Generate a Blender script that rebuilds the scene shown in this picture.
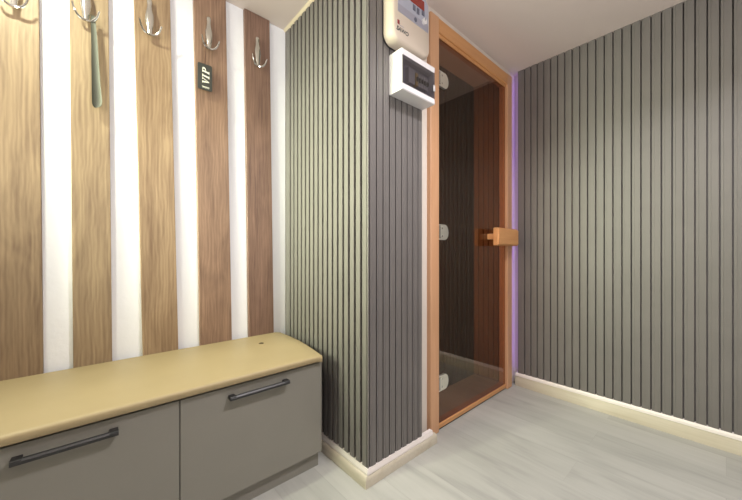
import bpy, bmesh, math, random
from mathutils import Vector
for o in list(bpy.data.objects):
    bpy.data.objects.remove(o)
S = bpy.context.scene
COL = S.collection

# ------------------------------------------------------------------ camera, light, exposure
YAW = 0.8449
cam_d = bpy.data.cameras.new('camera')
cam = bpy.data.objects.new('camera', cam_d)
COL.objects.link(cam)
cam_d.sensor_width = 36.0
cam_d.lens = 315.2552 / 742 * 36
cam_d.shift_y = 2.22 / 742
cam_d.clip_start = 0.02
cam.location = (0, 0, 1.0)
cam.rotation_euler = (math.pi / 2, 0, YAW - math.pi / 2)
S.camera = cam

S.view_settings.view_transform = 'Standard'
S.view_settings.look = 'None'
S.view_settings.exposure = 0.0
S.view_settings.gamma = 1.0
S.view_settings.use_curve_mapping = False

W = bpy.data.worlds.new('world')
S.world = W
W.use_nodes = True
W.node_tree.nodes['Background'].inputs[0].default_value = (1, 0.96, 0.93, 1)
W.node_tree.nodes['Background'].inputs[1].default_value = 0.15


def area(name, loc, target, size, power, color, shape='DISK', size_y=None, spread=math.pi):
    d = bpy.data.lights.new(name, 'AREA')
    d.shape = shape
    d.size = size
    if size_y:
        d.size_y = size_y
    d.energy = power
    d.color = color
    d.spread = spread
    o = bpy.data.objects.new(name, d)
    COL.objects.link(o)
    o.location = loc
    o.rotation_euler = (Vector(target) - Vector(loc)).to_track_quat('-Z', 'Y').to_euler()
    return o


# the room's ceiling lamps: one by the coat boards, two over the middle of the room
area('ceiling_lamp_light', (-0.32, 1.34, 2.335), (-0.32, 1.34, 0), 0.07, 18, (0.94, 1.0, 0.72))
area('ceiling_lamp_light', (1.0, 0.0, 2.335), (1.0, 0.0, 0), 0.25, 31, (1.0, 0.95, 0.95), spread=2.5)
# light coming in from the lit side of the room, along the bench
area('side_light', (-1.0, 1.34, 1.62), (0.88, 1.32, 1.30), 0.60, 20, (0.95, 1.0, 0.68), 'RECTANGLE', 1.0, spread=1.2)
# added uplights out of view, there only to brighten the ceiling
area('added_uplight', (0.4, -0.9, 1.30), (0.5, -0.6, 2.35), 0.30, 38, (1.0, 0.94, 0.93))
area('added_uplight', (-0.8, 0.7, 1.50), (-0.3, 1.0, 2.35), 0.30, 13, (1.0, 0.95, 0.86))

# ------------------------------------------------------------------ materials
def lin(r, g, b):
    f = lambda c: (c / 255 / 12.92) if c / 255 <= 0.04045 else ((c / 255 + 0.055) / 1.055) ** 2.4
    return (f(r), f(g), f(b), 1.0)


def new_mat(name):
    m = bpy.data.materials.new(name)
    m.use_nodes = True
    nt = m.node_tree
    return m, nt, nt.nodes['Principled BSDF']


def plain(name, col, rough=0.5, metal=0.0, noise=0.0, bump=0.0, nscale=40.0, spec=0.5, coat=0.0):
    m, nt, b = new_mat(name)
    b.inputs['Base Color'].default_value = col
    b.inputs['Roughness'].default_value = rough
    b.inputs['Metallic'].default_value = metal
    b.inputs['Specular IOR Level'].default_value = spec
    b.inputs['Coat Weight'].default_value = coat
    if noise or bump:
        tc = nt.nodes.new('ShaderNodeTexCoord')
        n = nt.nodes.new('ShaderNodeTexNoise')
        n.inputs['Scale'].default_value = nscale
        n.inputs['Detail'].default_value = 6
        nt.links.new(tc.outputs['Object'], n.inputs['Vector'])
        if noise:
            r = nt.nodes.new('ShaderNodeValToRGB')
            r.color_ramp.elements[0].position = 0.3
            r.color_ramp.elements[1].position = 0.7
            r.color_ramp.elements[0].color = tuple(c * (1 - noise) for c in col[:3]) + (1,)
            r.color_ramp.elements[1].color = tuple(min(1, c * (1 + noise)) for c in col[:3]) + (1,)
            nt.links.new(n.outputs['Fac'], r.inputs['Fac'])
            nt.links.new(r.outputs['Color'], b.inputs['Base Color'])
        if bump:
            bp = nt.nodes.new('ShaderNodeBump')
            bp.inputs['Strength'].default_value = bump
            bp.inputs['Distance'].default_value = 0.01
            nt.links.new(n.outputs['Fac'], bp.inputs['Height'])
            nt.links.new(bp.outputs['Normal'], b.inputs['Normal'])
    return m


def wood(name, light, dark, axis='z', scale=1.0, rough=0.5, contrast=(0.3, 0.75), seed=0.0, fine=0.35, bump=0.08, figure=0.0):
    """grain running along one axis: a broad figure, fine fibres and short dark pores"""
    m, nt, b = new_mat(name)
    tc = nt.nodes.new('ShaderNodeTexCoord')
    mp = nt.nodes.new('ShaderNodeMapping')
    mp2 = nt.nodes.new('ShaderNodeMapping')
    i = 'xyz'.index(axis)
    s1 = [9.0 * scale] * 3
    s1[i] = (2.4 if figure else 1.1) * scale
    s2 = [110.0 * scale] * 3
    s2[i] = 3.5 * scale
    mp.inputs['Scale'].default_value = s1
    mp2.inputs['Scale'].default_value = s2
    mp.inputs['Location'].default_value = (seed, seed * 1.7, seed * 0.6)
    mp2.inputs['Location'].default_value = (seed * 2, seed, seed)
    n1 = nt.nodes.new('ShaderNodeTexNoise')
    n1.inputs['Scale'].default_value = 1.0
    n1.inputs['Detail'].default_value = 4
    n1.inputs['Distortion'].default_value = 1.6 if figure else 1.2
    n2 = nt.nodes.new('ShaderNodeTexNoise')
    n2.inputs['Scale'].default_value = 1.0
    n2.inputs['Detail'].default_value = 3
    nt.links.new(tc.outputs['Object'], mp.inputs['Vector'])
    nt.links.new(tc.outputs['Object'], mp2.inputs['Vector'])
    nt.links.new(mp.outputs['Vector'], n1.inputs['Vector'])
    nt.links.new(mp2.outputs['Vector'], n2.inputs['Vector'])
    mix = nt.nodes.new('ShaderNodeMix')
    mix.data_type = 'FLOAT'
    mix.inputs['Factor'].default_value = fine
    nt.links.new(n1.outputs['Fac'], mix.inputs['A'])
    nt.links.new(n2.outputs['Fac'], mix.inputs['B'])
    if figure:
        mp3 = nt.nodes.new('ShaderNodeMapping')
        s3 = [1.0] * 3
        s3[i] = 0.28
        mp3.inputs['Scale'].default_value = s3
        mp3.inputs['Location'].default_value = (seed * 0.31, seed, seed * 0.77)
        wv = nt.nodes.new('ShaderNodeTexWave')
        wv.bands_direction = 'X'
        wv.inputs['Scale'].default_value = 22.0
        wv.inputs['Distortion'].default_value = 9.0
        wv.inputs['Detail'].default_value = 3.0
        wv.inputs['Detail Scale'].default_value = 0.9
        nt.links.new(tc.outputs['Object'], mp3.inputs['Vector'])
        nt.links.new(mp3.outputs['Vector'], wv.inputs['Vector'])
        mixw = nt.nodes.new('ShaderNodeMix')
        mixw.data_type = 'FLOAT'
        mixw.inputs['Factor'].default_value = figure
        nt.links.new(mix.outputs['Result'], mixw.inputs['A'])
        nt.links.new(wv.outputs['Fac'], mixw.inputs['B'])
        mix = mixw
    r = nt.nodes.new('ShaderNodeValToRGB')
    r.color_ramp.elements[0].position = contrast[0]
    r.color_ramp.elements[0].color = dark
    r.color_ramp.elements[1].position = contrast[1]
    r.color_ramp.elements[1].color = light
    nt.links.new(mix.outputs['Result'], r.inputs['Fac'])
    nt.links.new(r.outputs['Color'], b.inputs['Base Color'])
    b.inputs['Roughness'].default_value = rough
    if bump:
        bp = nt.nodes.new('ShaderNodeBump')
        bp.inputs['Strength'].default_value = bump
        bp.inputs['Distance'].default_value = 0.004
        nt.links.new(n2.outputs['Fac'], bp.inputs['Height'])
        nt.links.new(bp.outputs['Normal'], b.inputs['Normal'])
    return m


def floor_material():
    m, nt, b = new_mat('grey oak laminate')
    L = nt.links.new
    tc = nt.nodes.new('ShaderNodeTexCoord')
    rot = nt.nodes.new('ShaderNodeMapping')
    rot.inputs['Rotation'].default_value = (0, 0, math.pi / 2)
    L(tc.outputs['Object'], rot.inputs['Vector'])
    br = nt.nodes.new('ShaderNodeTexBrick')
    br.offset = 0.37
    br.inputs['Scale'].default_value = 1.0
    br.inputs['Brick Width'].default_value = 1.28
    br.inputs['Row Height'].default_value = 0.193
    br.inputs['Mortar Size'].default_value = 0.0009
    br.inputs['Mortar Smooth'].default_value = 0.3
    br.inputs['Color1'].default_value = (0.25, 0.25, 0.25, 1)
    br.inputs['Color2'].default_value = (0.75, 0.75, 0.75, 1)
    br.inputs['Mortar'].default_value = (0.45, 0.45, 0.45, 1)
    L(rot.outputs['Vector'], br.inputs['Vector'])
    # offset the grain per board
    add = nt.nodes.new('ShaderNodeVectorMath')
    add.operation = 'MULTIPLY_ADD'
    add.inputs[1].default_value = (7.0, 11.0, 3.0)
    L(br.outputs['Color'], add.inputs[0])
    L(tc.outputs['Object'], add.inputs[2])
    mp = nt.nodes.new('ShaderNodeMapping')
    mp.inputs['Scale'].default_value = (9.0, 1.5, 1.0)
    L(add.outputs['Vector'], mp.inputs['Vector'])
    n1 = nt.nodes.new('ShaderNodeTexNoise')
    n1.inputs['Scale'].default_value = 1.0
    n1.inputs['Detail'].default_value = 5
    n1.inputs['Distortion'].default_value = 0.7
    L(mp.outputs['Vector'], n1.inputs['Vector'])
    mp2 = nt.nodes.new('ShaderNodeMapping')
    mp2.inputs['Scale'].default_value = (60.0, 4.0, 1.0)
    L(add.outputs['Vector'], mp2.inputs['Vector'])
    n2 = nt.nodes.new('ShaderNodeTexNoise')
    n2.inputs['Scale'].default_value = 1.0
    n2.inputs['Detail'].default_value = 4
    L(mp2.outputs['Vector'], n2.inputs['Vector'])
    mix = nt.nodes.new('ShaderNodeMix')
    mix.data_type = 'FLOAT'
    mix.inputs['Factor'].default_value = 0.28
    L(n1.outputs['Fac'], mix.inputs['A'])
    L(n2.outputs['Fac'], mix.inputs['B'])
    r = nt.nodes.new('ShaderNodeValToRGB')
    e = r.color_ramp.elements
    e[0].position, e[0].color = 0.30, lin(146, 147, 144)
    e[1].position, e[1].color = 0.72, lin(174, 175, 171)
    k = e.new(0.46)
    k.color = lin(163, 164, 160)
    L(mix.outputs['Result'], r.inputs['Fac'])
    tone = nt.nodes.new('ShaderNodeMix')
    tone.data_type = 'RGBA'
    tone.blend_type = 'OVERLAY'
    tone.inputs['Factor'].default_value = 0.16
    L(r.outputs['Color'], tone.inputs['A'])
    L(br.outputs['Color'], tone.inputs['B'])
    seam = nt.nodes.new('ShaderNodeMix')
    seam.data_type = 'RGBA'
    seam.inputs['B'].default_value = lin(120, 115, 110)
    sf = nt.nodes.new('ShaderNodeMath')
    sf.operation = 'MULTIPLY'
    sf.inputs[1].default_value = 0.25
    L(br.outputs['Fac'], sf.inputs[0])
    L(sf.outputs[0], seam.inputs['Factor'])
    L(tone.outputs['Result'], seam.inputs['A'])
    L(seam.outputs['Result'], b.inputs['Base Color'])
    b.inputs['Roughness'].default_value = 0.48
    return m


def glass_material(name, tint, rough=0.0):
    """coloured glazing: clear mirror reflection by angle over tinted transmission"""
    m, nt, b = new_mat(name)
    nt.nodes.remove(b)
    out = nt.nodes['Material Output']
    tr = nt.nodes.new('ShaderNodeBsdfTransparent')
    tr.inputs['Color'].default_value = tint
    gl = nt.nodes.new('ShaderNodeBsdfGlossy')
    gl.inputs['Roughness'].default_value = rough
    gl.inputs['Color'].default_value = (1, 1, 1, 1)
    fr = nt.nodes.new('ShaderNodeFresnel')
    ge = nt.nodes.new('ShaderNodeNewGeometry')
    mi = nt.nodes.new('ShaderNodeMix')
    mi.data_type = 'FLOAT'
    mi.inputs['A'].default_value = 1.52
    mi.inputs['B'].default_value = 1 / 1.52
    nt.links.new(ge.outputs['Backfacing'], mi.inputs['Factor'])
    nt.links.new(mi.outputs['Result'], fr.inputs['IOR'])
    mx = nt.nodes.new('ShaderNodeMixShader')
    nt.links.new(fr.outputs[0], mx.inputs['Fac'])
    nt.links.new(tr.outputs[0], mx.inputs[1])
    nt.links.new(gl.outputs[0], mx.inputs[2])
    nt.links.new(mx.outputs[0], out.inputs['Surface'])
    return m


def emitter(name, col, strength):
    m, nt, b = new_mat(name)
    b.inputs['Base Color'].default_value = col
    b.inputs['Emission Color'].default_value = col
    b.inputs['Emission Strength'].default_value = strength
    return m


M = {}
M['slat'] = plain('grey slat panel', lin(104, 101, 100), 0.5, noise=0.05, nscale=6)
M['white_wall'] = plain('white plaster', (0.85, 0.88, 0.95, 1), 0.85, bump=0.25, nscale=28)
M['rear'] = plain('pale paint', lin(205, 198, 190), 0.85)
M['ceiling'] = plain('ceiling paint', lin(214, 203, 197), 0.9, bump=0.05, nscale=30)
M['floor'] = floor_material()
M['skirt'] = wood('cream skirting', lin(198, 192, 178), lin(180, 172, 154), 'y', 1.0, 0.45, bump=0.02)
M['skirt_x'] = wood('cream skirting along', lin(198, 192, 178), lin(180, 172, 154), 'x', 1.0, 0.45, bump=0.02)
M['skirt_white'] = plain('white skirting cap', lin(228, 222, 220), 0.5)
M['pine'] = wood('orange pine', lin(206, 164, 130), lin(188, 142, 106), 'z', 1.0, 0.38, bump=0.02)
M['pine_x'] = wood('orange pine header', lin(204, 154, 104), lin(188, 134, 86), 'x', 1.0, 0.38, bump=0.02)
M['handle_wood'] = wood('handle pine', lin(206, 156, 106), lin(188, 134, 84), 'x', 1.5, 0.4, bump=0.02)
M['glass'] = glass_material('bronze glass', (0.60, 0.47, 0.37, 1))
M['sauna_wood'] = wood('sauna boards', lin(148, 114, 86), lin(112, 84, 60), 'z', 1.0, 0.5)
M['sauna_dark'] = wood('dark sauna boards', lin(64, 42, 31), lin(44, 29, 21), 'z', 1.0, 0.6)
M['chrome'] = plain('chrome', (0.66, 0.66, 0.65, 1), 0.12, 1.0)
M['satin'] = plain('satin steel', lin(226, 224, 216), 0.3, 0.85)
M['cabinet'] = plain('grey cabinet front', lin(128, 126, 119), 0.42, noise=0.03, nscale=3)
M['carcass'] = plain('dark cabinet carcass', lin(96, 94, 92), 0.55)
M['handle_dark'] = plain('anthracite handle', lin(56, 56, 58), 0.42, 0.5)
M['pad'] = plain('tan seat pad', lin(152, 136, 104), 0.5, noise=0.04, nscale=5)
M['button'] = plain('dark tuft', lin(66, 52, 30), 0.6)
M['white_plastic'] = plain('white plastic', lin(208, 207, 210), 0.4)
M['cream_plastic'] = plain('cream plastic', lin(192, 181, 168), 0.42)
M['smoke'] = glass_material('smoked lid', (0.60, 0.59, 0.61, 1), 0.02)
M['dark'] = plain('black plastic and gap shade', lin(40, 40, 42), 0.45)  # plastic parts, and the painted shade in two narrow gaps
M['breaker'] = plain('breaker grey', lin(176, 176, 178), 0.5)
M['breaker_yellow'] = plain('breaker yellow', lin(190, 160, 90), 0.5)
M['panel_blue'] = plain('blue grey panel', lin(158, 162, 178), 0.4)
M['panel_grey'] = plain('grey panel stripe', lin(146, 146, 160), 0.4)
M['red'] = plain('red display', lin(128, 36, 28), 0.25)
M['key'] = plain('slate key', lin(84, 88, 106), 0.4)
M['logo_red'] = plain('logo red', lin(130, 40, 46), 0.5)
M['logo_dark'] = plain('logo dark', lin(70, 74, 76), 0.5)
M['card'] = plain('black card', lin(56, 58, 56), 0.4)
M['ink'] = plain('white print', lin(238, 238, 225), 0.5)
M['string'] = plain('brown cord', lin(92, 64, 52), 0.8)
M['horn'] = plain('grey green plastic', lin(76, 77, 69), 0.6)
M['led'] = emitter('purple LED', (0.42, 0.16, 1.0, 1), 5.5)
M['caulk'] = plain('cream sealant', lin(206, 194, 172), 0.6)
BOARD = [
    wood('oak board A', lin(156, 134, 108), lin(102, 81, 65), 'z', 1.0, 0.5, fine=0.5, figure=0.08, seed=1.0),
    wood('oak board B', lin(164, 143, 115), lin(112, 91, 73), 'z', 1.0, 0.5, fine=0.5, figure=0.08, seed=3.3),
    wood('oak board C', lin(168, 144, 116), lin(114, 90, 70), 'z', 1.0, 0.5, fine=0.5, figure=0.08, seed=5.9),
    wood('oak board D', lin(160, 130, 110), lin(102, 78, 66), 'z', 1.0, 0.5, fine=0.5, figure=0.08, seed=8.1),
    wood('oak board E', lin(144, 114, 100), lin(90, 68, 60), 'z', 1.0, 0.5, fine=0.5, figure=0.08, seed=11.7),
]

# ------------------------------------------------------------------ mesh helpers
ORIGIN = {}


def link_mesh(name, bm, mat, parent=None, loc=None, smooth=False):
    base = ORIGIN[parent.name] if parent is not None else Vector(loc or (0, 0, 0))
    if parent is not None and loc is not None:
        base_here = Vector(loc)
    else:
        base_here = base
    bmesh.ops.recalc_face_normals(bm, faces=bm.faces[:])
    for v in bm.verts:
        v.co -= base_here
    me = bpy.data.meshes.new(name)
    bm.to_mesh(me)
    bm.free()
    for m in (mat if isinstance(mat, (list, tuple)) else [mat]):
        me.materials.append(m)
    if smooth:
        for p in me.polygons:
            p.use_smooth = True
        me.set_sharp_from_angle(angle=math.radians(40))
    o = bpy.data.objects.new(name, me)
    COL.objects.link(o)
    if parent is not None:
        o.parent = parent
        o.location = base_here - base
    else:
        o.location = base_here
    ORIGIN[o.name] = base_here
    return o


def empty(name, loc):
    o = bpy.data.objects.new(name, None)
    o.empty_display_size = 0.05
    COL.objects.link(o)
    o.location = loc
    ORIGIN[o.name] = Vector(loc)
    return o


def tag(o, label, cat, group=None):
    o['label'] = label
    o['category'] = cat
    if group:
        o['group'] = group
    return o


def structure(o, label=None, cat=None):
    o['kind'] = 'structure'
    if label:
        o['label'] = label
        o['category'] = cat
    return o


def box(bm, x0, x1, y0, y1, z0, z1, bevel=0.0, seg=2, mi=0):
    vs = [bm.verts.new((x, y, z)) for x in (x0, x1) for y in (y0, y1) for z in (z0, z1)]
    idx = [(0, 1, 3, 2), (4, 6, 7, 5), (0, 4, 5, 1), (2, 3, 7, 6), (0, 2, 6, 4), (1, 5, 7, 3)]
    fs = [bm.faces.new([vs[i] for i in f]) for f in idx]
    for f in fs:
        f.material_index = mi
    if bevel:
        es = list({e for f in fs for e in f.edges})
        bmesh.ops.bevel(bm, geom=es, offset=bevel, segments=seg, profile=0.5, affect='EDGES')


def prism(bm, pts, axis, a, b, mi=0):
    """closed 2-D outline pushed along an axis; pts are the two other coordinates in xyz order"""
    def at(p, t):
        if axis == 'z':
            return (p[0], p[1], t)
        if axis == 'y':
            return (p[0], t, p[1])
        return (t, p[0], p[1])
    va = [bm.verts.new(at(p, a)) for p in pts]
    vb = [bm.verts.new(at(p, b)) for p in pts]
    n = len(pts)
    fs = [bm.faces.new(va), bm.faces.new(vb[::-1])]
    for i in range(n):
        j = (i + 1) % n
        fs.append(bm.faces.new((va[i], vb[i], vb[j], va[j])))
    for f in fs:
        f.material_index = mi
    return fs


def tube(bm, pts, radii, seg=10, flat=None):
    """round (or flattened) tube through points, with a radius for each"""
    pts = [Vector(p) for p in pts]
    if not isinstance(radii, (list, tuple)):
        radii = [radii] * len(pts)
    rings = []
    up = Vector((0, 1, 0.001))
    for i, p in enumerate(pts):
        d = (pts[min(i + 1, len(pts) - 1)] - pts[max(i - 1, 0)]).normalized()
        u = d.cross(up)
        if u.length < 1e-4:
            u = d.cross(Vector((1, 0, 0)))
        u.normalize()
        v = d.cross(u).normalized()
        fl = flat if flat else 1.0
        rings.append([bm.verts.new(p + u * (radii[i] * math.cos(2 * math.pi * k / seg)) + v * (radii[i] * fl * math.sin(2 * math.pi * k / seg))) for k in range(seg)])
    for a, b in zip(rings, rings[1:]):
        for k in range(seg):
            bm.faces.new((a[k], a[(k + 1) % seg], b[(k + 1) % seg], b[k]))
    bm.faces.new(rings[0][::-1])
    bm.faces.new(rings[-1])


def rounded(x0, x1, z0, z1, r, n=6, corners=(1, 1, 1, 1)):
    """rounded rectangle outline: corners from (x1,z1) counter-clockwise"""
    out = []
    for k, (cx, cz, a0) in enumerate(((x1 - r, z1 - r, 0), (x0 + r, z1 - r, 90), (x0 + r, z0 + r, 180), (x1 - r, z0 + r, 270))):
        for i in range(n + 1):
            a = math.radians(a0 + 90 * i / n)
            out.append((cx + r * math.cos(a), cz + r * math.sin(a)))
    return out


def spline(ps, n=6):
    ps = [Vector(p) for p in ps]
    out = []
    for i in range(len(ps) - 1):
        p0, p1, p2, p3 = ps[max(i - 1, 0)], ps[i], ps[i + 1], ps[min(i + 2, len(ps) - 1)]
        for k in range(n):
            t = k / n
            out.append(0.5 * ((2 * p1) + (p2 - p0) * t + (2 * p0 - 5 * p1 + 4 * p2 - p3) * t * t + (3 * p1 - p0 - 3 * p2 + p3) * t ** 3))
    out.append(ps[-1])
    return out


# ------------------------------------------------------------------ the room (metres; floor z = 0, eye 1.0)
ZC = 2.352           # ceiling
YW = 1.7877          # wall behind the coat boards
XP, YP = 0.8856, 1.0181   # outer corner of the slatted pillar
XR = 2.388           # face of the right-hand slats
XB = 2.440           # plaster behind them
YD = 1.083           # plaster round the door
PITCH = 0.0439

bm = bmesh.new()
box(bm, -1.7, XB + 0.1, -1.7, YW + 0.1, -0.08, 0.0)
structure(link_mesh('floor', bm, M['floor']))
bm = bmesh.new()
box(bm, -1.7, XB + 0.1, -1.7, YW + 0.1, ZC, ZC + 0.08)
structure(link_mesh('ceiling', bm, M['ceiling']))
bm = bmesh.new()
box(bm, -1.7, 0.90, YW, YW + 0.1, 0, ZC)
structure(link_mesh('wall_left', bm, M['white_wall']))
bm = bmesh.new()
box(bm, -1.7, -1.6, -1.7, YW, 0, ZC)
structure(link_mesh('wall_side', bm, M['rear']))
bm = bmesh.new()
box(bm, -1.6, XB, -1.7, -1.6, 0, ZC)
structure(link_mesh('wall_rear', bm, M['rear']))
bm = bmesh.new()
box(bm, XB, XB + 0.1, -1.6, YD + 0.05, 0, ZC)
structure(link_mesh('wall_right', bm, M['rear']))


def slat_run(start, step, count, sign, slit=0.0070, deep=0.022, flat=False):
    """(distance, depth) steps of one run of slats: slit, low step, raised slat"""
    out = []
    for k in range(count):
        t = start + step * k
        out += [(t, 0.0012), (t + sign * 0.0005, deep), (t + sign * slit, deep), (t + sign * (slit + 0.0005), 0.0022)]
        if flat:
            out += [(t + sign * (slit + 0.0022), 0.0)]
        else:
            out += [(t + sign * 0.0155, 0.0018), (t + sign * 0.0168, 0.0000)]
        out += [(t + sign * (abs(step) - 0.0015), 0.0)]
    return out


# pillar: slats on two faces round one corner
outline = [(XP + 0.012, YW)]
left = slat_run(1.7300, -PITCH, 17, -1, 0.0135, 0.020, True)
outline += [(XP, YW - 0.002), (XP, 1.742)]
for t, d in left:
    if t > YP + 0.005:
        outline.append((XP + d, t))
outline += [(XP, YP + 0.004), (XP + 0.001, YP)]
right = slat_run(0.8935, 0.0402, 9, 1, 0.006, 0.016)
for t, d in right:
    if t < 1.245:
        outline.append((t, YP + d))
outline += [(1.2470, YP), (1.2470, YW)]
bm = bmesh.new()
prism(bm, outline, 'z', 0.0726, ZC)
box(bm, XP + 0.0206, 1.2470, YP + 0.0206, YW, 0, 0.0726)
structure(link_mesh('wall_pillar', bm, M['slat']))

# right-hand panelling, standing on battens off the plaster
outline = [(XR + 0.034, -1.6), (XR, -1.6)]
pts = []
y = 0.990 + 0.0439
runs = slat_run(0.990, -PITCH, 59, -1, 0.0056, 0.022)
outline = [(XR + 0.034, 1.0351), (XR, 1.0351)]
for t, d in runs:
    outline.append((XR + d, t))
outline += [(XR, -1.6), (XR + 0.034, -1.6)]
bm = bmesh.new()
prism(bm, outline, 'z', 0.098, ZC)
for yb in (-1.2, -0.4, 0.4, 0.93):
    box(bm, XR + 0.034, XB, yb, yb + 0.04, 0.098, ZC)
structure(link_mesh('trim_1', bm, M['slat']))

# plaster round the door
DX0, DX1, DZ = 1.369, 2.3413, 2.3010
bm = bmesh.new()
box(bm, 1.2470, DX0 + 0.01, YD, YD + 0.04, 0, ZC)
box(bm, DX1 - 0.01, XB + 0.05, YD, YD + 0.04, 0, ZC)
box(bm, DX0 + 0.01, DX1 - 0.01, YD, YD + 0.04, DZ - 0.01, ZC)
structure(link_mesh('wall_door', bm, M['rear']))

# skirting round the pillar: rounded lower moulding and a white cap under the slats
def moulding(face_dir):
    return [(0.0, 0.0), (0.0, 0.030), (0.003, 0.040), (0.009, 0.046), (0.0225, 0.048), (0.030, 0.048), (0.030, 0.0)]


XT, YT = 0.8632, 1.0054
bm = bmesh.new()
def mitred(bm, prof, xo, yo, y_end, x_end, mi=0):
    """profile (inset, height) swept along the pillar's left face, round the corner, along its right face"""
    rows = []
    for d, z in prof:
        rows.append([bm.verts.new((xo + d, y_end, z)), bm.verts.new((xo + d, yo + d * 0.75, z)), bm.verts.new((x_end, yo + d * 0.75, z))])
    for a, b in zip(rows, rows[1:] + rows[:1]):
        for i in (0, 1):
            bm.faces.new((a[i], a[i + 1], b[i + 1], b[i])).material_index = mi
    bm.faces.new([r[0] for r in rows])
    bm.faces.new([r[2] for r in rows][::-1])
mitred(bm, moulding(0), XT, YT, YW, 1.356)
structure(link_mesh('baseboard_left', bm, M['skirt'], smooth=True))
bm = bmesh.new()
mitred(bm, [(0.0, 0.0478), (0.0, 0.056), (0.0045, 0.0726), (0.030, 0.0726), (0.030, 0.0478)], XP - 0.0075, YP - 0.0055, YW, 1.330)
structure(link_mesh('trim_2', bm, M['skirt_white']))

bm = bmesh.new()
prism(bm, [(XR - 0.004, 0.0), (XR - 0.004, 0.066), (XR + 0.001, 0.074), (XR + 0.02, 0.076), (XR + 0.05, 0.076), (XR + 0.05, 0.0)], 'y', 1.055, -1.6)
structure(link_mesh('baseboard_right', bm, M['skirt'], smooth=True))
bm = bmesh.new()
prism(bm, [(XR - 0.0055, 0.0735), (XR - 0.0055, 0.088), (XR - 0.001, 0.098), (XR + 0.04, 0.098), (XR + 0.04, 0.0735)], 'y', 1.050, -1.6)
structure(link_mesh('trim_3', bm, M['skirt_white']))
# bead of sealant between ceiling and pillar
bm = bmesh.new()
prism(bm, [(XP - 0.012, ZC), (XP + 0.004, ZC), (XP + 0.004, ZC - 0.014), (XP - 0.003, ZC - 0.011)], 'y', YW, YP - 0.01)
structure(link_mesh('trim_4', bm, M['caulk']))

# sauna cabin behind the glass
bm = bmesh.new()
SX = 2.345
n = 24
def boards(bm, a, b, fixed, axis, z0, z1, w=0.042, d=0.018):
    t = a
    while t < b - 0.004:
        e = min(t + w - 0.007, b)
        if axis == 'y':
            box(bm, fixed, fixed + d, t, e, z0, z1, 0.002, 1)
        else:
            box(bm, t, e, fixed, fixed + d, z0, z1, 0.002, 1)
        t += w
boards(bm, 1.125, 1.372, SX, 'y', 0.0, ZC)
box(bm, SX + 0.017, SX + 0.04, 1.125, 1.40, 0, ZC)
structure(link_mesh('wall_sauna_right', bm, M['sauna_wood']))
bm = bmesh.new()
boards(bm, 1.30, SX, 1.372, 'x', 0.0, ZC)
box(bm, 1.30, SX + 0.02, 1.389, 1.41, 0, ZC)
structure(link_mesh('wall_sauna_back', bm, M['sauna_dark']))
bm = bmesh.new()
box(bm, 1.27, 1.30, 1.125, 1.41, 0, ZC)
structure(link_mesh('wall_sauna_left', bm, M['sauna_dark']))
area('sauna_lamp_light', (1.345, 1.17, 1.15), (2.345, 1.25, 1.15), 0.05, 6.5, (1.0, 0.76, 0.58), 'RECTANGLE', 1.9, spread=2.2)

# ------------------------------------------------------------------ the sauna door
YF = 1.0567
door = empty('door_1', (DX0, YF, 0))
structure(door, 'bronze glass sauna door in an orange pine frame with a block handle', 'door')
JW = 0.0755
ji, jo = DX0 + JW, DX1 - JW
bm = bmesh.new()
prism(bm, [(DX0, YF + 0.004), (DX0 + 0.004, YF), (ji - 0.003, YF), (ji, YF + 0.003), (ji, YF + 0.062), (DX0 + 0.011, YF + 0.062), (DX0 + 0.011, YD), (DX0, YD)], 'z', 0.004, DZ)
link_mesh('jamb', bm, M['pine'], door)
bm = bmesh.new()
prism(bm, [(DX1, YF + 0.004), (DX1 - 0.004, YF), (jo + 0.003, YF), (jo, YF + 0.003), (jo, YF + 0.062), (DX1 - 0.011, YF + 0.062), (DX1 - 0.011, YD), (DX1, YD)], 'z', 0.004, DZ)
link_mesh('jamb', bm, M['pine'], door)
HZ = 2.2095
bm = bmesh.new()
prism(bm, [(YF, HZ + 0.015), (YF + 0.003, HZ + 0.012), (YF + 0.062, HZ + 0.012), (YF + 0.062, DZ - 0.011), (YD, DZ - 0.011), (YD, DZ), (YF + 0.004, DZ), (YF, DZ - 0.004)], 'x', ji, jo)
link_mesh('header', bm, M['pine_x'], door)
bm = bmesh.new()
prism(bm, [(YF + 0.009, HZ + 0.0118), (YF + 0.009, HZ - 0.004), (YF + 0.011, HZ - 0.006), (YF + 0.0155, HZ - 0.006), (YF + 0.0155, HZ + 0.0118)], 'x', ji, jo)
link_mesh('header_stop', bm, M['pine_x'], door)
bm = bmesh.new()
box(bm, ji, jo, YF + 0.010, YF + 0.062, 0.010, 0.036, 0.003, 2)
link_mesh('threshold', bm, M['pine_x'], door)
bm = bmesh.new()
box(bm, ji, jo, YF + 0.018, YF + 0.060, 0.0, 0.010)
link_mesh('threshold_gap_shade', bm, M['dark'], door)  # black filler painting the shade in the gap below the threshold
GY = 1.0730
bm = bmesh.new()
box(bm, ji + 0.004, jo - 0.004, GY, GY + 0.008, 0.038, HZ - 0.004)
pane = link_mesh('glass_pane', bm, M['glass'], door)
pane['label'] = 'bronze tinted glass pane'

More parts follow.
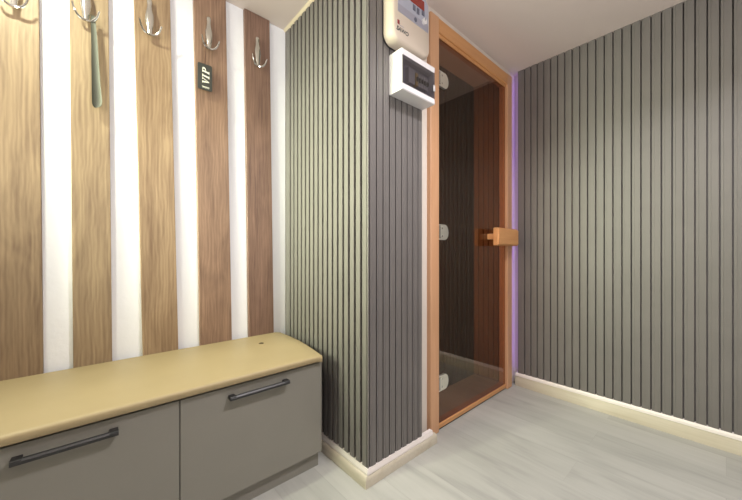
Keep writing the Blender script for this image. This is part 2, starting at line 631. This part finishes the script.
def hinge(zc):
    b = bmesh.new()
    pts = [(ji + 0.004, zc - 0.043), (ji + 0.058, zc - 0.043)]
    for i in range(1, 12):
        a = math.radians(-90 + 180 * i / 12)
        pts.append((ji + 0.058 + 0.034 * math.cos(a), zc + 0.043 * math.sin(a)))
    pts += [(ji + 0.058, zc + 0.043), (ji + 0.004, zc + 0.043)]
    prism(b, pts, 'y', GY - 0.013, GY - 0.0005)
    h = link_mesh('hinge', b, M['satin'], door, smooth=True)
    h['label'] = 'satin metal hinge'
    b = bmesh.new()
    box(b, ji - 0.001, ji + 0.012, GY - 0.018, GY - 0.0125, zc - 0.036, zc + 0.036, 0.002)
    link_mesh('hinge_leaf', b, M['chrome'], h)
    b = bmesh.new()
    for s in (-1, 1):
        pr = [(ji + 0.030 + 0.006 * math.cos(k * math.pi / 6), zc + s * 0.022 + 0.006 * math.sin(k * math.pi / 6)) for k in range(12)]
        prism(b, pr, 'y', GY - 0.0145, GY - 0.0125)
    link_mesh('hinge_screw', b, M['chrome'], h)

for zc in (1.972, 1.113, 0.266):
    hinge(zc)

# handle: thick pine block on two stand-offs
hb = bmesh.new()
prism(hb, [(1.985, 1.047), (1.993, 1.044), (2.283, 1.044), (2.291, 1.048), (2.291, 1.158), (2.283, 1.163), (1.993, 1.163), (1.985, 1.158)], 'y', 0.985, 1.020)
bmesh.ops.bevel(hb, geom=[e for e in hb.edges if all(abs(v.co.y - 0.985) < 1e-5 for v in e.verts)], offset=0.010, segments=3, affect='EDGES')
hd = link_mesh('handle', hb, M['handle_wood'], door)
hd['label'] = 'thick orange pine block handle'
for xs in (2.000, 2.215):
    b = bmesh.new()
    box(b, xs, xs + 0.035, 1.020, GY - 0.0005, 1.086, 1.124, 0.004)
    link_mesh('handle_post', b, M['handle_wood'], hd)

# LED strip glowing behind the end of the right-hand panelling
bm = bmesh.new()
box(bm, XR + 0.036, XR + 0.044, 1.020, 1.030, 0.11, ZC - 0.01)
tag(link_mesh('light_strip', bm, M['led'], loc=(XR + 0.040, 1.025, 0.11)),
    'purple glowing LED strip in the corner beside the door frame', 'light strip')

# ------------------------------------------------------------------ boards with hooks on the left wall
TB = 0.0215
YB_ = YW - TB - 0.0005
spec = [   # x0, x1, hook x, hook bottom z, name of its place
    (-0.296, -0.154, -0.214, 1.905, 'light oak wall board with a bare hook, farthest from the slatted pillar'),
    (-0.0689, 0.0541, -0.0160, 1.950, 'light oak wall board whose hook carries the grey shoehorn'),
    (0.1402, 0.2802, 0.2000, 1.990, 'tan oak wall board with a bare hook, between the shoehorn and the black tag'),
    (0.3825, 0.5362, 0.4490, 2.032, 'brown oak wall board with the black lettered tag on its hook'),
    (0.6337, 0.7779, 0.7005, 2.043, 'reddish brown oak wall board beside the grey slatted pillar'),
]


def hook_parts(board, hx, hz):
    """tall bulged stem, anchor-like double prong"""
    b = bmesh.new()
    yb = YB_
    stem = [(hx, yb - 0.012, hz + 0.165), (hx, yb - 0.013, hz + 0.158), (hx, yb - 0.013, hz + 0.140), (hx, yb - 0.014, hz + 0.120), (hx, yb - 0.016, hz + 0.095),
            (hx, yb - 0.018, hz + 0.070), (hx, yb - 0.020, hz + 0.045), (hx, yb - 0.021, hz + 0.022), (hx, yb - 0.022, hz + 0.004)]
    rad = [0.0095, 0.0110, 0.0095, 0.0115, 0.0165, 0.0170, 0.0140, 0.0105, 0.0090]
    pts = spline(stem, 4)
    rr = []
    for i in range(len(pts)):
        t = i / 4
        k = min(int(t), len(rad) - 2)
        rr.append(rad[k] + (rad[k + 1] - rad[k]) * (t - k))
    tube(b, pts, rr, 12, 0.62)
    hk = link_mesh('hook', b, M['chrome'], board, smooth=True)
    for zz in (0.150, 0.085):
        b = bmesh.new()
        tube(b, [(hx, yb + 0.0005, hz + zz), (hx, yb - 0.010, hz + zz)], [0.006, 0.006], 10)
        link_mesh('mount', b, M['chrome'], hk, smooth=True)
    for s in (-1, 1):
        b = bmesh.new()
        ps = [(hx - s * 0.004, yb - 0.022, hz + 0.003), (hx + s * 0.008, yb - 0.025, hz + 0.0005), (hx + s * 0.022, yb - 0.031, hz + 0.006), (hx + s * 0.033, yb - 0.039, hz + 0.020), (hx + s * 0.041, yb - 0.047, hz + 0.044)]
        pts = spline(ps, 6)
        tube(b, pts, [0.0062 - 0.0034 * i / len(pts) for i in range(len(pts))], 8)
        link_mesh('prong', b, M['chrome'], hk, smooth=True)


for i, (x0, x1, hx, hz, lab) in enumerate(spec):
    lean = (0.014, 0.014, 0.036, 0.030, 0.025)[i]
    bm = bmesh.new()
    box(bm, x0, x1, YB_, YW - 0.0005, 0.02, ZC - 0.003, 0.0015, 1)
    for v in bm.verts:                      # the boards are not hung quite plumb
        v.co.x += lean * (2.3 - v.co.z) / 1.75
    bd = link_mesh('coat_board', bm, BOARD[i], loc=((x0 + x1) / 2, YW - 0.01, 0.02))
    tag(bd, lab, 'coat rack board', 'oak boards with chrome hooks on the white wall')
    hook_parts(bd, hx, hz)

# shoehorn on the second hook: long trough, round cut foot
bm = bmesh.new()
HX, HY = -0.0005, YB_ - 0.030
rows = []
prof = [  # z, left x, right x, bow
    (1.975, 0.0000, 0.0115, 0.001), (1.960, -0.0015, 0.0130, 0.001), (1.930, -0.0010, 0.0160, 0.002), (1.860, 0.0000, 0.0205, 0.003),
    (1.780, 0.0005, 0.0245, 0.005), (1.700, 0.0010, 0.0290, 0.007), (1.650, 0.0014, 0.0330, 0.008), (1.628, 0.0018, 0.0345, 0.009),
    (1.614, 0.0026, 0.0325, 0.009), (1.605, 0.0045, 0.0270, 0.009), (1.601, 0.0075, 0.0200, 0.009)]
NC = 8
for face in (0, 1):
    grid = []
    for z, xl, xr, bow in prof:
        row = []
        for k in range(NC + 1):
            u = k / NC
            yy = HY + bow * 4 * u * (1 - u) * (1.0) + (1.975 - z) * -0.012 + (0.0022 if face else 0.0)
            row.append(bm.verts.new((xl + (xr - xl) * u, yy, z)))
        grid.append(row)
    rows.append(grid)
for g in rows:
    for a, b_ in zip(g, g[1:]):
        for k in range(NC):
            bm.faces.new((a[k], a[k + 1], b_[k + 1], b_[k]))
f0, f1 = rows
for i in range(len(prof) - 1):
    for k in (0, NC):
        bm.faces.new((f0[i][k], f0[i + 1][k], f1[i + 1][k], f1[i][k]))
for k in range(NC):
    for i in (0, len(prof) - 1):
        bm.faces.new((f0[i][k], f0[i][k + 1], f1[i][k + 1], f1[i][k]))
horn = link_mesh('shoehorn', bm, M['horn'], loc=(0.01, HY, 1.60), smooth=True)
tag(horn, 'long grey green shoehorn hanging from the second hook', 'shoehorn')
bm = bmesh.new()
loop = [(0.0055 + 0.013 * math.sin(2 * math.pi * k / 16), HY + 0.0005 - 0.004 * math.cos(2 * math.pi * k / 16), 1.968 - 0.013 * math.cos(2 * math.pi * k / 16)) for k in range(17)]
tube(bm, loop, 0.0012, 6)
link_mesh('loop', bm, M['horn'], horn, smooth=True)

# black VIP tag on the fourth hook
CY = YB_ - 0.024
cx0, cx1, cz0, cz1 = 0.3950, 0.4610, 1.8155, 1.9460
bm = bmesh.new()
prism(bm, rounded(cx0, cx1, cz0, cz1, 0.007, 4), 'y', CY - 0.003, CY)
card = link_mesh('name_tag', bm, M['card'], loc=((cx0 + cx1) / 2, CY, cz0))
tag(card, 'black tag lettered VIP hanging by a cord from a hook', 'tag')
bm = bmesh.new()
tube(bm, spline([(0.4270, CY - 0.0015, 1.940), (0.4262, CY - 0.004, 1.985), (0.4268, YB_ - 0.029, 2.044), (0.4285, YB_ - 0.034, 2.046), (0.4300, CY - 0.002, 1.985), (0.4285, CY - 0.0015, 1.940)], 5), 0.0012, 6)
link_mesh('cord', bm, M['string'], card)


def letters(bm, polys, u0, v0, su, sv, shear, y0, y1):
    """2-D strokes: u runs up the wall, v runs towards the left of the card (text turned a quarter)"""
    for poly in polys:
        pts = []
        for u, v in poly:
            uu = u + shear * v
            pts.append((v0 - v * sv, u0 + uu * su))
        prism(bm, pts, 'y', y0, y1)


V = [[(0.00, 1.0), (0.30, 1.0), (0.30, 0.93), (0.0, 0.93)], [(0.48, 1.0), (0.78, 1.0), (0.78, 0.93), (0.48, 0.93)],
     [(0.06, 0.93), (0.26, 0.93), (0.44, 0.16), (0.34, 0.0)], [(0.60, 0.93), (0.70, 0.93), (0.42, 0.0), (0.34, 0.0), (0.40, 0.16)]]
I = [[(0.0, 0.0), (0.40, 0.0), (0.40, 0.07), (0.0, 0.07)], [(0.0, 0.93), (0.40, 0.93), (0.40, 1.0), (0.0, 1.0)], [(0.10, 0.07), (0.30, 0.07), (0.30, 0.93), (0.10, 0.93)]]
P = [[(0.0, 0.0), (0.40, 0.0), (0.40, 0.07), (0.0, 0.07)], [(0.0, 0.93), (0.40, 0.93), (0.40, 1.0), (0.0, 1.0)], [(0.10, 0.07), (0.30, 0.07), (0.30, 0.93), (0.10, 0.93)],
     [(0.30, 0.93), (0.40, 1.0), (0.62, 0.98), (0.73, 0.86), (0.73, 0.64), (0.62, 0.52), (0.40, 0.48), (0.30, 0.48), (0.30, 0.55), (0.42, 0.56), (0.52, 0.64), (0.52, 0.86), (0.42, 0.92)]]
bm = bmesh.new()
LH = 0.032
vx = 0.4475
for poly, u0 in ((V, 1.8440), (I, 1.8745), (P, 1.8970)):
    letters(bm, poly, u0, vx, 0.036, LH, 0.16, CY - 0.0036, CY - 0.0029)
link_mesh('lettering', bm, M['ink'], card)
bm = bmesh.new()
box(bm, 0.4140, 0.4480, CY - 0.0036, CY - 0.0029, 1.8300, 1.8325)
for k in range(6):
    box(bm, 0.4170 + 0.005 * k, 0.4205 + 0.005 * k, CY - 0.0036, CY - 0.0029, 1.8255, 1.8275)
link_mesh('small_print', bm, M['ink'], card)

# ------------------------------------------------------------------ storage bench
YC = 1.2508
bx0, bx1, bmid = -0.351, 0.8030, 0.2290
bench = empty('storage_bench', ((bx0 + bx1) / 2, 1.5, 0))
tag(bench, 'low grey storage bench with two flap fronts and a tan seat top', 'bench')
bm = bmesh.new()
box(bm, bx0, bx1, YC + 0.020, YB_ - 0.003, 0.070, 0.4935)
link_mesh('carcass', bm, M['carcass'], bench)
bm = bmesh.new()
box(bm, bx0 + 0.004, bx1 - 0.004, YC + 0.024, YC + 0.042, 0.0, 0.070)
box(bm, bx1 - 0.022, bx1 - 0.004, YC + 0.042, YB_ - 0.01, 0.0, 0.070)
box(bm, bx0 + 0.004, bx0 + 0.022, YC + 0.042, YB_ - 0.01, 0.0, 0.070)
link_mesh('plinth', bm, M['cabinet'], bench)
for fx0, fx1, hx0, hx1, hz in ((bx0, bmid - 0.0013, -0.158, 0.0625, 0.452), (bmid + 0.0013, bx1, 0.3870, 0.6280, 0.452)):
    bm = bmesh.new()
    box(bm, fx0, fx1, YC, YC + 0.0185, 0.0735, 0.4890, 0.0012, 1)
    fr = link_mesh('flap_front', bm, M['cabinet'], bench)
    bm = bmesh.new()
    prism(bm, [(YC - 0.030, hz - 0.006), (YC - 0.030, hz + 0.002), (YC - 0.026, hz + 0.007), (YC - 0.018, hz + 0.007), (YC - 0.018, hz - 0.006)], 'x', hx0, hx1)
    hn = link_mesh('handle', bm, M['handle_dark'], fr)
    hn['label'] = 'dark anthracite bar handle'
    for a in (hx0, hx1 - 0.022):
        bm = bmesh.new()
        box(bm, a, a + 0.022, YC - 0.0295, YC - 0.0004, hz - 0.0055, hz + 0.0075, 0.0012, 1)
        link_mesh('handle_foot', bm, M['handle_dark'], hn)

# padded seat: rounded front edge, soft swell, bulging right end
px0 = bx0 - 0.01
def pad_right(y):
    ys = [(1.225, 0.789), (1.235, 0.797), (1.27, 0.803), (1.367, 0.8150), (1.45, 0.828), (1.554, 0.836), (1.70, 0.842), (1.79, 0.842)]
    for (a, xa), (b, xb) in zip(ys, ys[1:]):
        if y <= b:
            return xa + (xb - xa) * max(0, (y - a)) / (b - a)
    return ys[-1][1]
bm = bmesh.new()
prof = [(1.240, 0.4990), (1.2330, 0.5005), (1.2305, 0.506), (1.2305, 0.517), (1.2330, 0.5235), (1.2390, 0.5270), (1.25, 0.5285), (1.30, 0.5300), (1.42, 0.5320), (1.52, 0.5325), (1.62, 0.5315), (1.72, 0.5295), (1.762, 0.5290), (1.764, 0.527), (1.764, 0.4990)]
NX = 40
rows = []
for i in range(NX + 1):
    u = i / NX
    row = []
    for y_, z_ in prof:
        xr = pad_right(y_)
        x = px0 + (xr - px0) * u
        e = min((xr - x), 0.02) / 0.02
        zz = z_ if z_ < 0.5 else z_ - 0.006 * (1 - e) ** 2
        if z_ > 0.52:
            r2 = ((x - 0.655) ** 2 + (y_ - 1.59) ** 2) / 0.05 ** 2
            zz -= 0.0025 * math.exp(-r2)
        row.append(bm.verts.new((x, y_, zz)))
    rows.append(row)
for a, b_ in zip(rows, rows[1:]):
    for k in range(len(prof)):
        j = (k + 1) % len(prof)
        bm.faces.new((a[k], a[j], b_[j], b_[k]))
bm.faces.new(rows[0])
bm.faces.new(rows[-1][::-1])
pad = link_mesh('seat_pad', bm, M['pad'], bench, smooth=True)
pad['label'] = 'tan padded seat top'
bm = bmesh.new()
box(bm, bx0 + 0.004, bx1 - 0.010, YC - 0.002, YW - 0.024, 0.4935, 0.4990)
link_mesh('seat_gap_shade', bm, M['dark'], bench)  # dark strip standing in for the shaded gap under the pad
bm = bmesh.new()
bmesh.ops.create_uvsphere(bm, u_segments=14, v_segments=8, radius=1.0)
for v in bm.verts:
    v.co = Vector((0.655 + v.co.x * 0.013, 1.590 + v.co.y * 0.014, 0.5304 + v.co.z * 0.0035))
link_mesh('button', bm, M['button'], pad, smooth=True)

# ------------------------------------------------------------------ fuse box on the pillar
fx0, fx1, fz0, fz1, fyb, fyf = 1.013, 1.2421, 1.712, 1.8945, YP - 0.0005, 0.9350
fuse = empty('fuse_box', ((fx0 + fx1) / 2, fyb, fz0))
tag(fuse, 'white fuse box with smoked lid on the pillar below the control unit', 'fuse box')
ym = fyf + 0.007
bm = bmesh.new()
# body: shell with a recess behind the lid
prism(bm, [(fyb, fz0 + 0.003), (fyb - 0.004, fz0), (fyf + 0.004, fz0 + 0.001), (fyf, fz0 + 0.005), (fyf + 0.002, fz0 + 0.028), (fyf + 0.012, fz0 + 0.034),
           (fyf + 0.040, fz0 + 0.034), (fyf + 0.040, fz1 - 0.036), (fyf + 0.012, fz1 - 0.036), (fyf + 0.002, fz1 - 0.030), (fyf, fz1 - 0.005), (fyf + 0.004, fz1 - 0.001), (fyb - 0.004, fz1), (fyb, fz1 - 0.003)], 'x', fx0, fx1)
body = link_mesh('body', bm, M['white_plastic'], fuse)
for a, b_ in ((fx0, fx0 + 0.006), (fx1 - 0.006, fx1)):
    bm = bmesh.new()
    prism(bm, [(fyf + 0.002, fz0 + 0.031), (fyf + 0.040, fz0 + 0.033), (fyf + 0.040, fz1 - 0.035), (fyf + 0.002, fz1 - 0.033)], 'x', a, b_)
    link_mesh('side_cheek', bm, M['white_plastic'], fuse)
bm = bmesh.new()
prism(bm, [(fyf - 0.001, fz0 + 0.029), (fyf - 0.001, fz1 - 0.031), (fyf + 0.0018, fz1 - 0.031), (fyf + 0.0018, fz0 + 0.029)], 'x', fx0 + 0.001, fx1 - 0.001)
lid = link_mesh('lid', bm, M['smoke'], fuse)
lid['label'] = 'smoked transparent lid'
bm = bmesh.new()
box(bm, fx1 - 0.016, fx1 - 0.003, fyf - 0.006, fyf - 0.001, fz0 + 0.060, fz0 + 0.090, 0.002)
link_mesh('catch', bm, M['breaker'], lid)
bm = bmesh.new()
box(bm, fx0 + 0.006, fx1 - 0.006, fyf + 0.034, fyf + 0.0395, fz0 + 0.035, fz1 - 0.037)
link_mesh('backing', bm, M['panel_grey'], fuse)
bm = bmesh.new()
box(bm, fx0 + 0.055, fx0 + 0.098, fyf + 0.012, fyf + 0.034, fz0 + 0.055, fz0 + 0.125, 0.002)
link_mesh('breaker', bm, M['breaker'], fuse)
for k in range(5):
    bm = bmesh.new()
    x = fx0 + 0.108 + 0.0185 * k
    box(bm, x, x + 0.017, fyf + 0.016, fyf + 0.034, fz0 + 0.060, fz0 + 0.118, 0.0015)
    br = link_mesh('breaker', bm, M['breaker_yellow'] if k == 0 else M['breaker'], fuse)
    bm = bmesh.new()
    box(bm, x + 0.004, x + 0.013, fyf + 0.008, fyf + 0.0165, fz0 + 0.080, fz0 + 0.098, 0.001)
    link_mesh('toggle', bm, M['dark'], br)

# ------------------------------------------------------------------ control unit above it
ux0, ux1, uz0, uz1, uyf = 0.9728, 1.2350, 1.9300, 2.2250, 0.9550
unit = empty('control_unit', ((ux0 + ux1) / 2, YP, uz0))
tag(unit, 'cream heater control unit with red display above the fuse box', 'control unit')
bm = bmesh.new()
levels = [(YP - 0.0005, 0.000, 0.045), (uyf + 0.022, 0.000, 0.045), (uyf + 0.012, 0.002, 0.044), (uyf + 0.004, 0.007, 0.042), (uyf, 0.014, 0.038)]
rings = []
for yy, ins, r in levels:
    rings.append([bm.verts.new((p[0], yy, p[1])) for p in rounded(ux0 + ins, ux1 - ins, uz0 + ins, uz1 - ins, r, 8)])
for a, b_ in zip(rings, rings[1:]):
    for k in range(len(a)):
        bm.faces.new((a[k], a[(k + 1) % len(a)], b_[(k + 1) % len(a)], b_[k]))
bm.faces.new(rings[0])
bm.faces.new(rings[-1])
link_mesh('body', bm, M['cream_plastic'], unit, smooth=True)
bm = bmesh.new()
prism(bm, rounded(ux0 - 0.003, ux1 + 0.003, uz0 - 0.003, uz1 + 0.003, 0.047, 8), 'y', YP - 0.0004, YP - 0.006)
link_mesh('back_plate', bm, M['dark'], unit)
bm = bmesh.new()
prism(bm, [(1.0045, 2.0585), (1.2160, 2.0555), (1.2160, 2.185), (1.195, 2.208), (1.02, 2.208), (1.0045, 2.19)], 'y', uyf - 0.0012, uyf + 0.002)
fp = link_mesh('control_panel', bm, M['panel_blue'], unit)
bm = bmesh.new()
box(bm, 1.0055, 1.2150, uyf - 0.0018, uyf - 0.0011, 2.0600, 2.0920)
link_mesh('stripe', bm, M['panel_grey'], fp)
bm = bmesh.new()
box(bm, 1.085, 1.185, uyf - 0.0028, uyf - 0.0011, 2.1440, 2.1900, 0.001)
link_mesh('display', bm, M['red'], fp)
for kx, kz, w, h in ((1.103, 2.112, 0.018, 0.026), (1.130, 2.108, 0.018, 0.028), (1.166, 2.120, 0.020, 0.024)):
    bm = bmesh.new()
    box(bm, kx, kx + w, uyf - 0.0035, uyf - 0.0011, kz, kz + h, 0.001)
    link_mesh('key', bm, M['key'], fp)
bm = bmesh.new()
prism(bm, [(1.121 + 0.009 * math.cos(k * math.pi / 8), 2.074 + 0.010 * math.sin(k * math.pi / 8)) for k in range(16)], 'y', uyf - 0.004, uyf - 0.0017)
link_mesh('key', bm, M['key'], fp)
bm = bmesh.new()
prism(bm, [(1.180 + 0.014 * math.cos(k * math.pi / 10), 2.092 + 0.014 * math.sin(k * math.pi / 10)) for k in range(20)], 'y', uyf - 0.012, uyf - 0.0011)
kn = link_mesh('knob', bm, M['white_plastic'], fp, smooth=True)
bm = bmesh.new()
box(bm, 1.1785, 1.1815, uyf - 0.0126, uyf - 0.0119, 2.094, 2.105)
link_mesh('pointer', bm, M['key'], kn)
# maker's mark
bm = bmesh.new()
box(bm, 1.0020, 1.0150, uyf - 0.0010, uyf + 0.001, 2.0020, 2.0205)
link_mesh('emblem', bm, M['logo_red'], unit)


def text(name, body, x, z, y, size, mat, parent, shear=0.0):
    c = bpy.data.curves.new(name, 'FONT')
    c.body = body
    c.size = size
    c.shear = shear
    c.extrude = 0.0004
    c.offset = size * 0.03
    t = bpy.data.objects.new(name, c)
    COL.objects.link(t)
    dg = bpy.context.evaluated_depsgraph_get()
    me = bpy.data.meshes.new_from_object(t.evaluated_get(dg))
    bpy.data.objects.remove(t)
    b = bmesh.new()
    b.from_mesh(me)
    for v in b.verts:
        v.co = Vector((x + v.co.x, y - v.co.z, z + v.co.y))
    return link_mesh(name, b, mat, parent)


text('lettering', 'SAWO', 0.9950, 1.9740, uyf - 0.0006, 0.0260, M['logo_dark'], unit, 0.25)
bm = bmesh.new()
for k in range(7):
    box(bm, 1.016 + 0.0042 * k, 1.019 + 0.0042 * k, uyf - 0.0007, uyf + 0.001, 2.0000, 2.0030)
link_mesh('small_print', bm, M['panel_grey'], unit)
